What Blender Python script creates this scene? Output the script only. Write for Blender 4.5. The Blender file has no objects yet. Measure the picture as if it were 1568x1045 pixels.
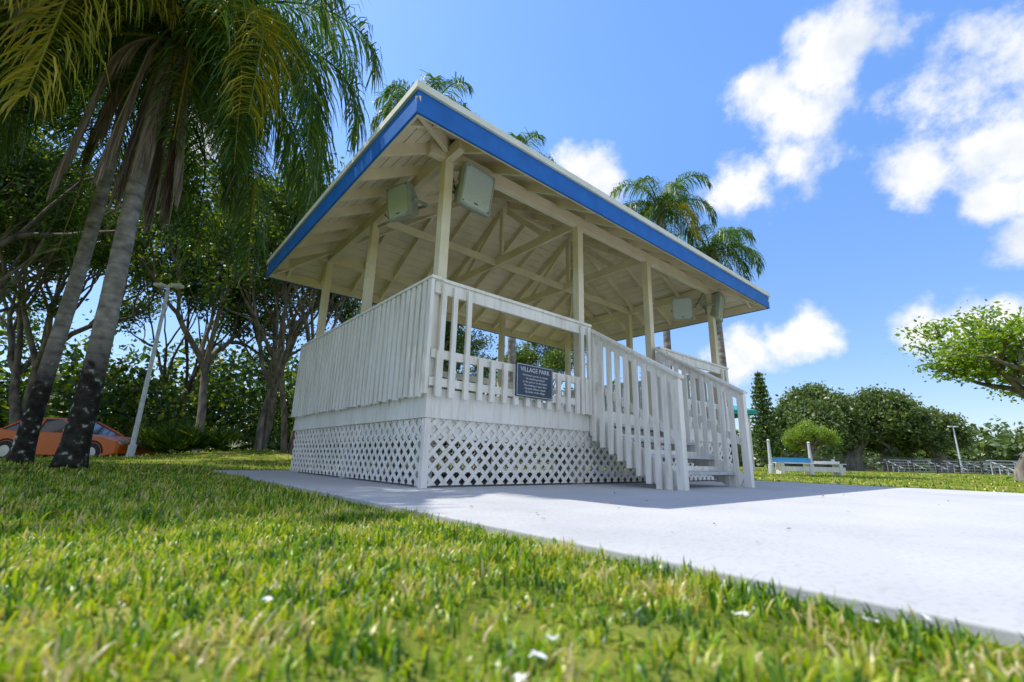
import bpy, math, random
import numpy as np
from mathutils import Vector, Matrix, Euler
scene = bpy.context.scene
RNG = np.random.default_rng(7)
random.seed(7)

# ------------------------------------------------------------------ helpers
def link(o):
    scene.collection.objects.link(o); return o

def empty(name, loc=(0,0,0)):
    e = bpy.data.objects.new(name, None); e.location = loc; e.empty_display_size = .2
    return link(e)

class MB:
    def __init__(s): s.v=[]; s.f=[]; s.m=[]
    def add(s, vs, fs, mi=0):
        b=len(s.v); s.v += [tuple(v) for v in vs]
        for f in fs: s.f.append(tuple(b+i for i in f)); s.m.append(mi)
    def box(s, lo, hi, mi=0, M=None):
        x0,y0,z0=lo; x1,y1,z1=hi
        vs=[(x0,y0,z0),(x1,y0,z0),(x1,y1,z0),(x0,y1,z0),(x0,y0,z1),(x1,y0,z1),(x1,y1,z1),(x0,y1,z1)]
        if M is not None: vs=[M@Vector(v) for v in vs]
        s.add(vs,[(0,3,2,1),(4,5,6,7),(0,1,5,4),(1,2,6,5),(2,3,7,6),(3,0,4,7)],mi)
    def beam(s,p0,p1,w,h,mi=0,up=(0,0,1)):
        p0=Vector(p0);p1=Vector(p1);d=(p1-p0).normalized()
        side=d.cross(Vector(up)).normalized(); u=side.cross(d).normalized()
        vs=[]
        for p in (p0,p1):
            for a,b in((-1,-1),(1,-1),(1,1),(-1,1)):
                vs.append(p+side*a*w/2+u*b*h/2)
        s.add(vs,[(0,1,2,3),(7,6,5,4),(0,4,5,1),(1,5,6,2),(2,6,7,3),(3,7,4,0)],mi)
    def tube(s,pts,rad,n=8,mi=0,cap=True):
        pts=[Vector(p) for p in pts]
        ref=Vector((1,0,0)) if abs((pts[-1]-pts[0]).normalized().x)<.8 else Vector((0,1,0))
        vs=[];fs=[]
        for i,p in enumerate(pts):
            d=(pts[min(i+1,len(pts)-1)]-pts[max(i-1,0)]).normalized()
            a=d.cross(ref).normalized(); b=d.cross(a).normalized()
            for k in range(n):
                t=2*math.pi*k/n
                vs.append(p+(a*math.cos(t)+b*math.sin(t))*rad[i])
        for i in range(len(pts)-1):
            for k in range(n):
                fs.append((i*n+k,i*n+(k+1)%n,(i+1)*n+(k+1)%n,(i+1)*n+k))
        if cap:
            fs.append(tuple(range(n))); fs.append(tuple((len(pts)-1)*n+k for k in reversed(range(n))))
        s.add(vs,fs,mi)
    def obj(s,name,mats,parent=None,smooth=False,bevel=0):
        me=bpy.data.meshes.new(name); me.from_pydata(s.v,[],s.f)
        for m in mats: me.materials.append(m)
        me.polygons.foreach_set("material_index",s.m)
        if smooth: me.polygons.foreach_set("use_smooth",[True]*len(s.f))
        me.update()
        import bmesh
        bm=bmesh.new(); bm.from_mesh(me); bmesh.ops.recalc_face_normals(bm,faces=bm.faces); bm.to_mesh(me); bm.free()
        o=bpy.data.objects.new(name,me); link(o)
        if parent: o.parent=parent
        if bevel:
            b=o.modifiers.new("bevel",'BEVEL'); b.width=bevel; b.segments=2; b.limit_method='ANGLE'
        return o

def np_mesh(name, V, faces_list, mats, mat_idx_list=None, smooth=False):
    me=bpy.data.meshes.new(name)
    V=np.asarray(V,dtype=np.float32)
    me.vertices.add(len(V)); me.vertices.foreach_set("co",V.ravel())
    loops=np.concatenate([f.ravel() for f in faces_list]).astype(np.int32)
    tot=np.concatenate([np.full(len(f),f.shape[1]) for f in faces_list])
    start=np.concatenate([[0],np.cumsum(tot)[:-1]]).astype(np.int32)
    me.loops.add(len(loops)); me.loops.foreach_set("vertex_index",loops)
    me.polygons.add(len(tot)); me.polygons.foreach_set("loop_start",start)
    if mat_idx_list is not None:
        mi=np.concatenate([np.full(len(f),m) for f,m in zip(faces_list,mat_idx_list)]).astype(np.int32)
        me.polygons.foreach_set("material_index",mi)
    if smooth: me.polygons.foreach_set("use_smooth",np.ones(len(tot),dtype=bool))
    for m in mats: me.materials.append(m)
    me.update(calc_edges=True); me.validate()
    return me

# ------------------------------------------------------------------ materials
def newmat(name):
    m=bpy.data.materials.new(name); m.use_nodes=True
    nt=m.node_tree; nt.nodes.clear()
    out=nt.nodes.new("ShaderNodeOutputMaterial")
    return m,nt,out
def ramp(nt,stops,fac):
    r=nt.nodes.new("ShaderNodeValToRGB"); e=r.color_ramp.elements
    while len(e)<len(stops): e.new(.5)
    for i,(p,c) in enumerate(stops):
        e[i].position=p; e[i].color=(*c,1) if len(c)==3 else c
    nt.links.new(fac,r.inputs[0]); return r.outputs[0]

def surf_mat(name,c1,c2,scale=4,rough=.6,bump=.1,bscale=40,detail=6,stretch=(1,1,1),c3=None,spec=.5,lo=.35,hi=.65,streak=None):
    m,nt,out=newmat(name)
    b=nt.nodes.new("ShaderNodeBsdfPrincipled"); b.inputs["Roughness"].default_value=rough
    b.inputs["Specular IOR Level"].default_value=spec
    tc=nt.nodes.new("ShaderNodeTexCoord"); mp=nt.nodes.new("ShaderNodeMapping"); mp.inputs["Scale"].default_value=stretch
    nt.links.new(tc.outputs["Object"],mp.inputs[0])
    n=nt.nodes.new("ShaderNodeTexNoise"); n.inputs["Scale"].default_value=scale; n.inputs["Detail"].default_value=detail
    nt.links.new(mp.outputs[0],n.inputs["Vector"])
    st=[(lo,c1),(hi,c2)]
    if c3: st=[(lo,c1),((lo+hi)/2,c2),(hi,c3)]
    col=ramp(nt,st,n.outputs[0])
    if streak:
        n4=nt.nodes.new("ShaderNodeTexNoise"); n4.inputs["Scale"].default_value=22; n4.inputs["Detail"].default_value=5
        mp2=nt.nodes.new("ShaderNodeMapping"); mp2.inputs["Scale"].default_value=(1,1,.12); nt.links.new(tc.outputs["Object"],mp2.inputs[0]); nt.links.new(mp2.outputs[0],n4.inputs["Vector"])
        sc=ramp(nt,[(.30,streak),(.5,(1,1,1))],n4.outputs[0])
        mx=nt.nodes.new("ShaderNodeMix"); mx.data_type='RGBA'; mx.blend_type='MULTIPLY'; mx.inputs[0].default_value=1
        nt.links.new(col,mx.inputs[6]); nt.links.new(sc,mx.inputs[7]); col=mx.outputs[2]
    nt.links.new(col,b.inputs["Base Color"])
    n2=nt.nodes.new("ShaderNodeTexNoise"); n2.inputs["Scale"].default_value=bscale; n2.inputs["Detail"].default_value=4
    nt.links.new(mp.outputs[0],n2.inputs["Vector"])
    bp=nt.nodes.new("ShaderNodeBump"); bp.inputs["Strength"].default_value=bump; bp.inputs["Distance"].default_value=.02
    nt.links.new(n2.outputs[0],bp.inputs["Height"]); nt.links.new(bp.outputs[0],b.inputs["Normal"])
    nt.links.new(b.outputs[0],out.inputs[0]); return m

def leaf_mat(name,stops,transl=.4,patch=None,tr=(1.6,1.4,.6)):
    m,nt,out=newmat(name)
    g=nt.nodes.new("ShaderNodeNewGeometry")
    fac=g.outputs["Random Per Island"]
    if patch:
        n=nt.nodes.new("ShaderNodeTexNoise"); n.inputs["Scale"].default_value=patch; n.inputs["Detail"].default_value=5
        nt.links.new(g.outputs["Position"],n.inputs["Vector"])
        a=nt.nodes.new("ShaderNodeMath"); a.operation='MULTIPLY_ADD'; a.inputs[1].default_value=2.6; a.inputs[2].default_value=-1.32; nt.links.new(n.outputs[0],a.inputs[0])
        s=nt.nodes.new("ShaderNodeMath"); s.operation='ADD'; s.use_clamp=True; nt.links.new(a.outputs[0],s.inputs[0]); nt.links.new(fac,s.inputs[1]); fac=s.outputs[0]
    col=ramp(nt,stops,fac)
    d=nt.nodes.new("ShaderNodeBsdfDiffuse"); t=nt.nodes.new("ShaderNodeBsdfTranslucent")
    nt.links.new(col,d.inputs[0])
    mixc=nt.nodes.new("ShaderNodeMix"); mixc.data_type='RGBA'; mixc.blend_type='MULTIPLY'; mixc.inputs[0].default_value=1
    nt.links.new(col,mixc.inputs[6]); mixc.inputs[7].default_value=(*tr,1)
    nt.links.new(mixc.outputs[2],t.inputs[0])
    m1=nt.nodes.new("ShaderNodeMixShader"); m1.inputs[0].default_value=transl
    nt.links.new(d.outputs[0],m1.inputs[1]); nt.links.new(t.outputs[0],m1.inputs[2])
    gl=nt.nodes.new("ShaderNodeBsdfGlossy"); gl.inputs["Roughness"].default_value=.4
    m2=nt.nodes.new("ShaderNodeMixShader"); m2.inputs[0].default_value=.05
    nt.links.new(m1.outputs[0],m2.inputs[1]); nt.links.new(gl.outputs[0],m2.inputs[2])
    nt.links.new(m2.outputs[0],out.inputs[0]); return m

def plain(name,c,rough=.5,metal=0,spec=.5):
    m,nt,out=newmat(name)
    b=nt.nodes.new("ShaderNodeBsdfPrincipled"); b.inputs["Roughness"].default_value=rough; b.inputs["Metallic"].default_value=metal
    b.inputs["Specular IOR Level"].default_value=spec
    n=nt.nodes.new("ShaderNodeTexNoise"); n.inputs["Scale"].default_value=9
    tc=nt.nodes.new("ShaderNodeTexCoord"); nt.links.new(tc.outputs["Object"],n.inputs["Vector"])
    nt.links.new(ramp(nt,[(.3,tuple(x*.88 for x in c)),(.7,c)],n.outputs[0]),b.inputs["Base Color"])
    nt.links.new(b.outputs[0],out.inputs[0]); return m

M_white=surf_mat("white_paint",(.76,.73,.66),(.87,.84,.78),scale=3,rough=.55,bump=.15,bscale=60,stretch=(1,1,.35),streak=(.84,.81,.75))
M_cream=surf_mat("cream_paint",(.70,.61,.42),(.82,.73,.53),scale=2.5,rough=.6,bump=.15,bscale=50)
M_blue=surf_mat("blue_fascia_paint",(.004,.11,.42),(.008,.14,.50),scale=5,rough=.5,bump=.05,spec=.3)
M_trim=surf_mat("trim_paint",(.66,.66,.55),(.76,.76,.66),scale=5,rough=.5,bump=.05)
M_shing=surf_mat("roof_shingles",(.25,.24,.22),(.4,.38,.34),scale=20,rough=.9,bump=.5)
M_tread=surf_mat("tread_paint",(.40,.41,.42),(.54,.54,.54),scale=6,rough=.7,bump=.2)
M_sp=surf_mat("speaker_plastic",(.30,.34,.29),(.40,.44,.38),scale=6,rough=.5,bump=.03)
M_spg=surf_mat("speaker_grille",(.50,.58,.56),(.60,.68,.66),scale=60,rough=.5,bump=.5,bscale=400)
M_dark=plain("dark_metal",(.05,.05,.05),.5)
M_plaque=plain("plaque_face",(.035,.05,.085),.35)
M_pltxt=plain("plaque_lettering",(.7,.72,.75),.5)
M_pole=surf_mat("pole_paint",(.5,.52,.54),(.66,.68,.7),scale=8,rough=.45,bump=.05)
M_bark=surf_mat("bark",(.06,.045,.035),(.18,.15,.11),scale=6,rough=.95,bump=.8,bscale=18,stretch=(1,1,.3))
M_barkL=surf_mat("grey_bark",(.11,.095,.08),(.30,.26,.21),scale=5,rough=.95,bump=.7,bscale=16,stretch=(1,1,.35))

def conc_mat():
    m,nt,out=newmat("concrete")
    b=nt.nodes.new("ShaderNodeBsdfPrincipled"); b.inputs["Roughness"].default_value=.9; b.inputs["Specular IOR Level"].default_value=.2
    tc=nt.nodes.new("ShaderNodeTexCoord")
    def noise(s,d,r=.6):
        n=nt.nodes.new("ShaderNodeTexNoise"); n.inputs["Scale"].default_value=s; n.inputs["Detail"].default_value=d; n.inputs["Roughness"].default_value=r
        nt.links.new(tc.outputs["Object"],n.inputs["Vector"]); return n.outputs[0]
    big=ramp(nt,[(.32,(.42,.42,.425)),(.5,(.485,.485,.485)),(.68,(.525,.52,.515))],noise(.8,9))
    sp=ramp(nt,[(.36,(.84,.84,.84)),(.5,(1,1,1))],noise(45,5,.7))
    st=ramp(nt,[(.64,(1,1,1)),(.74,(.88,.86,.83))],noise(3.5,6))
    cur=big
    for c in (sp,st):
        mx=nt.nodes.new("ShaderNodeMix"); mx.data_type='RGBA'; mx.blend_type='MULTIPLY'; mx.inputs[0].default_value=1
        nt.links.new(cur,mx.inputs[6]); nt.links.new(c,mx.inputs[7]); cur=mx.outputs[2]
    nt.links.new(cur,b.inputs["Base Color"])
    bp=nt.nodes.new("ShaderNodeBump"); bp.inputs["Strength"].default_value=.25; bp.inputs["Distance"].default_value=.004
    nt.links.new(noise(160,4),bp.inputs["Height"]); nt.links.new(bp.outputs[0],b.inputs["Normal"])
    nt.links.new(b.outputs[0],out.inputs[0]); return m
M_conc=conc_mat()

def palm_mat():
    m,nt,out=newmat("palm_bark")
    b=nt.nodes.new("ShaderNodeBsdfPrincipled"); b.inputs["Roughness"].default_value=.9; b.inputs["Specular IOR Level"].default_value=.2
    tc=nt.nodes.new("ShaderNodeTexCoord"); sp=nt.nodes.new("ShaderNodeSeparateXYZ"); nt.links.new(tc.outputs["Object"],sp.inputs[0])
    n=nt.nodes.new("ShaderNodeTexNoise"); n.inputs["Scale"].default_value=7; n.inputs["Detail"].default_value=8; nt.links.new(tc.outputs["Object"],n.inputs["Vector"])
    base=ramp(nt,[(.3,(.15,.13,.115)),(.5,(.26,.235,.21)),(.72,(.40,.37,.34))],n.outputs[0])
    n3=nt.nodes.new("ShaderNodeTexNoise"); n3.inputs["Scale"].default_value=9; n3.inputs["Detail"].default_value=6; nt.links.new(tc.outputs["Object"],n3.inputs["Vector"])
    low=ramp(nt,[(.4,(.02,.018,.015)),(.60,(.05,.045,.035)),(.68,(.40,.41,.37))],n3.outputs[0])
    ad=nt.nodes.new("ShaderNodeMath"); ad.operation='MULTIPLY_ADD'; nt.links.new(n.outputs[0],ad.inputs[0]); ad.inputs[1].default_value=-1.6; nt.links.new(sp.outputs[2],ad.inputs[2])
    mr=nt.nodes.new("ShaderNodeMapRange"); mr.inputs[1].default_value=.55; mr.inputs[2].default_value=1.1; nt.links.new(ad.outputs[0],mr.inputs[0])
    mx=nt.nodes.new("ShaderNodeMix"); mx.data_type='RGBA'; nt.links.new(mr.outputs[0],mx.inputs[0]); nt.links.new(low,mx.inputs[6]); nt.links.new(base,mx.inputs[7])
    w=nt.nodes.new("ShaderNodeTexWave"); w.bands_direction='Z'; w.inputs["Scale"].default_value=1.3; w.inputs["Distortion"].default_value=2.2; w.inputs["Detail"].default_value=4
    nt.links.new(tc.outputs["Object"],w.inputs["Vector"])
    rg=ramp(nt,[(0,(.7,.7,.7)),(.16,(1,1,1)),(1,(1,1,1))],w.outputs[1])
    m2=nt.nodes.new("ShaderNodeMix"); m2.data_type='RGBA'; m2.blend_type='MULTIPLY'; m2.inputs[0].default_value=.7
    nt.links.new(mx.outputs[2],m2.inputs[6]); nt.links.new(rg,m2.inputs[7])
    nt.links.new(m2.outputs[2],b.inputs["Base Color"])
    bp=nt.nodes.new("ShaderNodeBump"); bp.inputs["Strength"].default_value=.4; bp.inputs["Distance"].default_value=.012
    s=nt.nodes.new("ShaderNodeMath"); s.operation='ADD'; nt.links.new(n.outputs[0],s.inputs[0]); nt.links.new(w.outputs[1],s.inputs[1])
    nt.links.new(s.outputs[0],bp.inputs["Height"]); nt.links.new(bp.outputs[0],b.inputs["Normal"])
    nt.links.new(b.outputs[0],out.inputs[0]); return m
M_palm=palm_mat()

M_leafA=leaf_mat("leaf_dark",[(0,(.018,.05,.010)),(.5,(.045,.11,.016)),(.85,(.11,.19,.02)),(1,(.24,.30,.03))],.45)
M_leafB=leaf_mat("leaf_mid",[(0,(.025,.07,.012)),(.5,(.07,.15,.018)),(.9,(.17,.26,.025)),(1,(.30,.36,.04))],.48)
M_leafC=leaf_mat("leaf_bright",[(0,(.10,.20,.015)),(.5,(.19,.32,.02)),(1,(.32,.44,.04))],.5)
M_leafD=leaf_mat("leaf_distant",[(0,(.05,.09,.03)),(.5,(.10,.16,.04)),(1,(.19,.26,.06))],.3)  # lighter greens: distance haze is put into the leaf colour
M_frond=leaf_mat("palm_leaflet",[(0,(.03,.085,.02)),(.6,(.07,.165,.03)),(.9,(.14,.25,.04)),(1,(.28,.30,.05))],.45)
M_frondY=leaf_mat("palm_leaflet_yellowing",[(0,(.16,.20,.02)),(.5,(.34,.33,.03)),(1,(.50,.40,.05))],.45)
M_frondD=leaf_mat("palm_leaflet_dead",[(0,(.17,.13,.10)),(.5,(.30,.23,.18)),(1,(.42,.35,.28))],.25)
M_grass=leaf_mat("grass_blade",[(0,(.035,.11,.005)),(.26,(.11,.25,.007)),(.52,(.28,.44,.010)),(.78,(.52,.56,.02)),(.92,(.58,.46,.15)),(1,(.64,.53,.30))],.42,patch=4.5,tr=(1.3,1.3,.4))
M_ground=surf_mat("lawn_ground",(.08,.10,.022),(.15,.18,.028),scale=1.2,rough=1,bump=.6,bscale=30,detail=12,c3=(.26,.25,.07),spec=0)

# ------------------------------------------------------------------ terrain
def gz(x,y):
    x=np.asarray(x,float); y=np.asarray(y,float)
    z=-.03+.42*np.exp(-((x-2.2)/3.6)**2-((y-15.0)/3.6)**2)
    z=z-.08*np.exp(-((x+4.5)/4)**2-((y-20)/3)**2)
    z=z+.06*np.exp(-((x+4.0)/2.2)**2-((y-5.5)/3)**2)
    return z
u=np.linspace(-1,1,161); c=np.sign(u)*(np.abs(u)**3)*600+u*40
GX,GY=np.meshgrid(c,c,indexing='ij'); GZ=gz(GX,GY)
n=len(c); V=np.stack([GX.ravel(),GY.ravel(),GZ.ravel()],1)
i=np.arange(n-1); I,J=np.meshgrid(i,i,indexing='ij'); a=(I*n+J).ravel()
F=np.stack([a,a+n,a+n+1,a+1],1)
link(bpy.data.objects.new("ground",np_mesh("ground",V,[F],[M_ground],smooth=True)))

mb=MB(); mb.box((-.97,-11.4,-.12),(7.1,-.105,0)); mb.box((-.97,-.095,-.12),(7.1,4.8,0))
mb.obj("concrete_pavement",[M_conc],bevel=.006)

# ------------------------------------------------------------------ grass
def blades(px,py,L,W,seed,lean=1.0):
    r=np.random.default_rng(seed); n=len(px)
    az=r.uniform(0,2*np.pi,n); bend=r.uniform(.1,1,n)*lean
    faz=az+np.pi/2+r.normal(0,.5,n)
    dx,dy=np.cos(az),np.sin(az); wx,wy=np.cos(faz)*W/2,np.sin(faz)*W/2
    pz=gz(px,py)-.004
    V=np.zeros((n,7,3))
    def zz(t): return L*t*(1-.6*bend*t*np.minimum(bend,1))
    for k,(t,w) in enumerate(((0,1),(.45,.95),(.8,.6))):
        off=bend*L*t*t*.95
        for s,sg in ((0,-1),(1,1)):
            V[:,2*k+s,0]=px+dx*off+sg*wx*w; V[:,2*k+s,1]=py+dy*off+sg*wy*w; V[:,2*k+s,2]=pz+zz(t)
    V[:,6,0]=px+dx*bend*L*.95; V[:,6,1]=py+dy*bend*L*.95; V[:,6,2]=pz+zz(1.0)
    b=(np.arange(n)*7)[:,None]
    Q=np.concatenate([b+np.array([[0,1,3,2]]),b+np.array([[2,3,5,4]])]); T=b+np.array([[4,5,6]])
    return V.reshape(-1,3),Q,T
rng=np.random.default_rng(3)
PX=[];PY=[];LL=[];WW=[]
def addreg(n,x0,x1,y0,y1,l,w):
    x,y=rng.uniform(x0,x1,n),rng.uniform(y0,y1,n)
    f=np.sin(x*19.1+1.9*np.sin(y*17))*np.sin(y*21.3+1.7*np.sin(x*16.7))
    g=np.sin(x*4.1+2*np.sin(y*3.3))*np.sin(y*4.6+1.5*np.sin(x*3.7))
    k=rng.uniform(size=n)<(.55+.34*f+.20*g)
    k&=~((x>-.985)&(x<7.1)&(y<4.8)&(y>-11.4))
    x=x[k];y=y[k];f=f[k];g=g[k]
    PX.append(x);PY.append(y);LL.append(l*rng.uniform(.35,1.35,len(x))*(1+.32*f+.18*g));WW.append(w*rng.uniform(.6,1.25,len(x)))
addreg(85000,-3.5,-.985,-4.15,-1.4,.039,.0066)
addreg(45000,-5.2,-.985,-1.4,3.2,.046,.008)
addreg(22000,-7.0,-3.4,-4.15,3.2,.046,.009)
addreg(38000,-14,9,3.2,13,.06,.016)
addreg(20000,-20,12,13,28,.08,.035)
addreg(26000,7.1,20,-14,12,.055,.022)
addreg(15000,20,46,-18,26,.065,.05)
V,Q,T=blades(np.concatenate(PX),np.concatenate(PY),np.concatenate(LL),np.concatenate(WW),5)
link(bpy.data.objects.new("grass_lawn",np_mesh("grass_lawn",V,[Q,T],[M_grass])))

def scatter(name,pts,size,mat,zo):
    mb=MB()
    for (x,y) in pts:
        a=random.uniform(0,6.28); s=size*random.uniform(.6,1.2); z=float(gz(x,y))+zo if zo>.01 else .004
        M=Matrix.Translation((x,y,z+.004))@Euler((random.uniform(-.5,.5),random.uniform(-.5,.5),a)).to_matrix().to_4x4()
        vs=[M@Vector(v) for v in ((-s,0,0),(-.3*s,-.4*s,.1*s),(.5*s,-.35*s,.12*s),(s,0,0),(.5*s,.35*s,.2*s),(-.3*s,.4*s,.15*s))]
        mb.add(vs,[(0,1,2,3,4,5)])
    mb.obj(name,[mat])
scatter("fallen_leaves",[(random.uniform(-.9,6),random.uniform(-3.4,-.8)) for _ in range(30)],.014,M_frondD,0)
pet=[]
for cx,cy in ((-1.76,-3.40),(-1.70,-3.37),(-1.16,-3.66),(-1.32,-3.5),(-2.0,-2.9),(-1.83,-3.44),(-1.05,-3.72)):
    for k in range(5): pet.append((cx+math.cos(k*1.26)*.007,cy+math.sin(k*1.26)*.007))
scatter("fallen_blossoms",pet,.010,plain("petal_white",(.85,.85,.8),.6),.034)

# ------------------------------------------------------------------ gazebo
G=empty("park_gazebo")
XR=6.42; YB=4.2; DZ=.95
PXs=[.09,2.35,4.10,6.34]; PYs=[.09,2.04,3.95]
SX0,SX1=2.46,4.04
mb=MB()
nb=32
for k in range(nb):
    y0=.0+k*YB/nb; mb.box((0,y0+.003,DZ-.04),(XR,y0+YB/nb-.003,DZ))
mb.obj("deck_boards",[M_tread],G)
mb=MB()
for k in range(9):
    x=.35+k*.7; mb.box((x,.06,.72),(x+.05,YB-.06,.905))
mb.obj("deck_joists",[M_white],G)
mb=MB()
mb.box((-.02,-.042,.65),(XR+.02,-.002,.945)); mb.box((-.042,-.04,.652),(-.002,YB+.04,.943))
mb.box((-.02,YB+.002,.65),(XR+.02,YB+.042,.945)); mb.box((XR+.002,-.04,.652),(XR+.042,YB+.04,.943))
mb.obj("rim_boards",[M_white],G,bevel=.004)
mb=MB()
mb.box((.05,.0,.46),(XR-.05,.04,.72)); mb.box((.0,.08,.46),(.04,YB-.08,.72))
for x in PXs:
    for y in PYs: mb.box((x-.06,y-.0,-.02),(x+.06,y+.12,.9))
mb.obj("inner_beams",[M_white],G)
def clip(poly,axis,val,keep_less):
    out=[]
    for i in range(len(poly)):
        a=poly[i];b=poly[(i+1)%len(poly)]
        ia=(a[axis]<=val) if keep_less else (a[axis]>=val); ib=(b[axis]<=val) if keep_less else (b[axis]>=val)
        if ia: out.append(a)
        if ia!=ib:
            t=(val-a[axis])/(b[axis]-a[axis]); out.append((a[0]+t*(b[0]-a[0]),a[1]+t*(b[1]-a[1])))
    return out
def lattice(mb,L,z0,z1,mapf,sp=.142,w=.058):
    H=z1-z0
    for layer,sg in ((0,1),(1,-1)):
        s=-H-w
        while s<L+H+w:
            if sg>0: p=[(s,z0),(s+w,z0),(s+w+H,z1),(s+H,z1)]
            else: p=[(s+H,z0),(s+H+w,z0),(s+w,z1),(s,z1)]
            p=clip(p,0,0,False)
            if len(p)>2: p=clip(p,0,L,True)
            if len(p)>2:
                d0,d1=(0,.008) if layer==0 else (.009,.017)
                n=len(p); vs=[mapf(a,d0,b) for a,b in p]+[mapf(a,d1,b) for a,b in p]
                fs=[tuple(range(n)),tuple(range(2*n-1,n-1,-1))]+[(i,(i+1)%n,n+(i+1)%n,n+i) for i in range(n)]
                mb.add(vs,fs)
            s+=sp
mb=MB()
lattice(mb,XR,.02,.65,lambda s,d,z:(s,-.022+d,z))
lattice(mb,YB,.02,.65,lambda s,d,z:(-.022+d,s,z))
lattice(mb,XR,.02,.65,lambda s,d,z:(s,YB+.002+d,z))
lattice(mb,YB,.02,.65,lambda s,d,z:(XR+.002+d,s,z))
mb.box((-.034,-.034,0),(.03,-.0235,.648)); mb.box((-.034,-.0232,0),(-.0235,.03,.647))
mb.obj("lattice_skirt",[M_white],G)
mb=MB()
for ix,x in enumerate(PXs):
    for iy,y in enumerate(PYs):
        if iy==1 and ix in(1,2): continue
        h=.055
        mb.box((x-h,y-h,DZ),(x+h,y+h,3.60))
mb.obj("posts",[M_cream],G,bevel=.006)
# roof
E0x,E1x,E0y,E1y=-.74,6.98,-.74,4.50; ZE=3.43; S=.56
hd=(E1y-E0y)/2; zr=ZE+S*hd; R0=(E0x+hd,(E0y+E1y)/2,zr); R1=(E1x-hd,(E0y+E1y)/2,zr)
def roofshell(mb,dz,mi):
    c=[(E0x,E0y,ZE+dz),(E1x,E0y,ZE+dz),(E1x,E1y,ZE+dz),(E0x,E1y,ZE+dz),(R0[0],R0[1],zr+dz),(R1[0],R1[1],zr+dz)]
    mb.add(c,[(0,1,5,4),(1,2,5),(2,3,4,5),(3,0,4)],mi)
mb=MB(); bw=.14; k=0
def zt(t): return ZE+S*t
while k*bw<hd-.001:
    t0=k*bw; t1=min(t0+bw-.010,hd)
    for q in range(4):
        if q==0: p=[(E0x+t0,E0y+t0),(E1x-t0,E0y+t0),(E1x-t1,E0y+t1),(E0x+t1,E0y+t1)]
        if q==1: p=[(E1x-t0,E1y-t0),(E0x+t0,E1y-t0),(E0x+t1,E1y-t1),(E1x-t1,E1y-t1)]
        if q==2: p=[(E0x+t0,E1y-t0),(E0x+t0,E0y+t0),(E0x+t1,E0y+t1),(E0x+t1,E1y-t1)]
        if q==3: p=[(E1x-t0,E0y+t0),(E1x-t0,E1y-t0),(E1x-t1,E1y-t1),(E1x-t1,E0y+t1)]
        zz=[t0,t0,t1,t1]
        vs=[(p[i][0],p[i][1],zt(zz[i])) for i in range(4)]; vt=[(v[0],v[1],v[2]+.015) for v in vs]
        mb.add(vs+vt,[(0,1,2,3),(7,6,5,4),(0,4,5,1),(1,5,6,2),(2,6,7,3),(3,7,4,0)])
    k+=1
mb.obj("ceiling_boards",[M_cream],G)
mb=MB(); roofshell(mb,.022,0); roofshell(mb,.06,0); mb.obj("roof_covering",[M_shing],G)
mb=MB(); rh=.13
def raf(a,b): mb.beam((a[0],a[1],a[2]-rh/2),(b[0],b[1],b[2]-rh/2),.042,rh)
x=E0x+.3
while x<E1x-.2:
    t=min(x-E0x,E1x-x,hd)
    raf((x,E0y+.03,zt(.03)),(x,E0y+t,zt(t))); raf((x,E1y-.03,zt(.03)),(x,E1y-t,zt(t))); x+=.585
y=E0y+.3
while y<E1y-.2:
    t=min(y-E0y,E1y-y)
    raf((E0x+.03,y,zt(.03)),(E0x+t,y,zt(t))); raf((E1x-.03,y,zt(.03)),(E1x-t,y,zt(t))); y+=.585
for cx,cy,r in ((E0x,E0y,R0),(E0x,E1y,R0),(E1x,E0y,R1),(E1x,E1y,R1)):
    mb.beam((cx,cy,ZE-.09),(r[0],r[1],zr-.09),.05,.17)
mb.beam((R0[0],R0[1],zr-.1),(R1[0],R1[1],zr-.1),.05,.2)
mb.obj("rafters",[M_cream],G,bevel=.004)
mb=MB(); bz0,bz1=3.60,3.765
y0,y1=PYs[0],PYs[-1]; x0,x1=PXs[0],PXs[-1]
mb.box((x0-.25,y0-.045,bz0),(x1+.25,y0+.045,bz1)); mb.box((x0-.25,y1-.045,bz0),(x1+.25,y1+.045,bz1))
mb.box((x0-.043,y0-.3,bz0+.003),(x0+.043,y1+.3,bz1-.003)); mb.box((x1-.043,y0-.3,bz0+.003),(x1+.043,y1+.3,bz1-.003))
for x in (PXs[1],PXs[2]):
    mb.box((x-.02,y0+.046,bz0+.01),(x+.02,y1-.046,bz1-.01))
    mb.beam((x,R0[1],bz1),(x,R0[1],zr-.15),.04,.09,up=(0,1,0))
    for s in (-1,1): mb.beam((x+.03,R0[1]+s*1.1,bz1-.02),(x+.03,R0[1]+s*.1,zr-.28),.03,.09)
mb.box((x0+.044,2.02-.02,bz0+.02),(x1-.044,2.02+.02,bz1-.02))
mb.obj("tie_beams",[M_cream],G,bevel=.004)
def ring(mb,o0,o1,z0,z1,mi=0):
    mb.box((E0x-o1,E0y-o1,z0),(E1x+o1,E0y-o0,z1),mi); mb.box((E0x-o1,E1y+o0,z0),(E1x+o1,E1y+o1,z1),mi)
    mb.box((E0x-o1,E0y-o0,z0),(E0x-o0,E1y+o0,z1),mi); mb.box((E1x+o0,E0y-o0,z0),(E1x+o1,E1y+o0,z1),mi)
mb=MB(); ring(mb,0,.025,3.25,3.485); mb.obj("fascia",[M_blue],G)
mb=MB(); ring(mb,-.03,-.002,3.262,3.425); mb.obj("sub_fascia",[M_cream],G)
mb=MB(); ring(mb,0,.05,3.487,3.56); mb.obj("roof_edge_trim",[M_trim],G)

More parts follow.
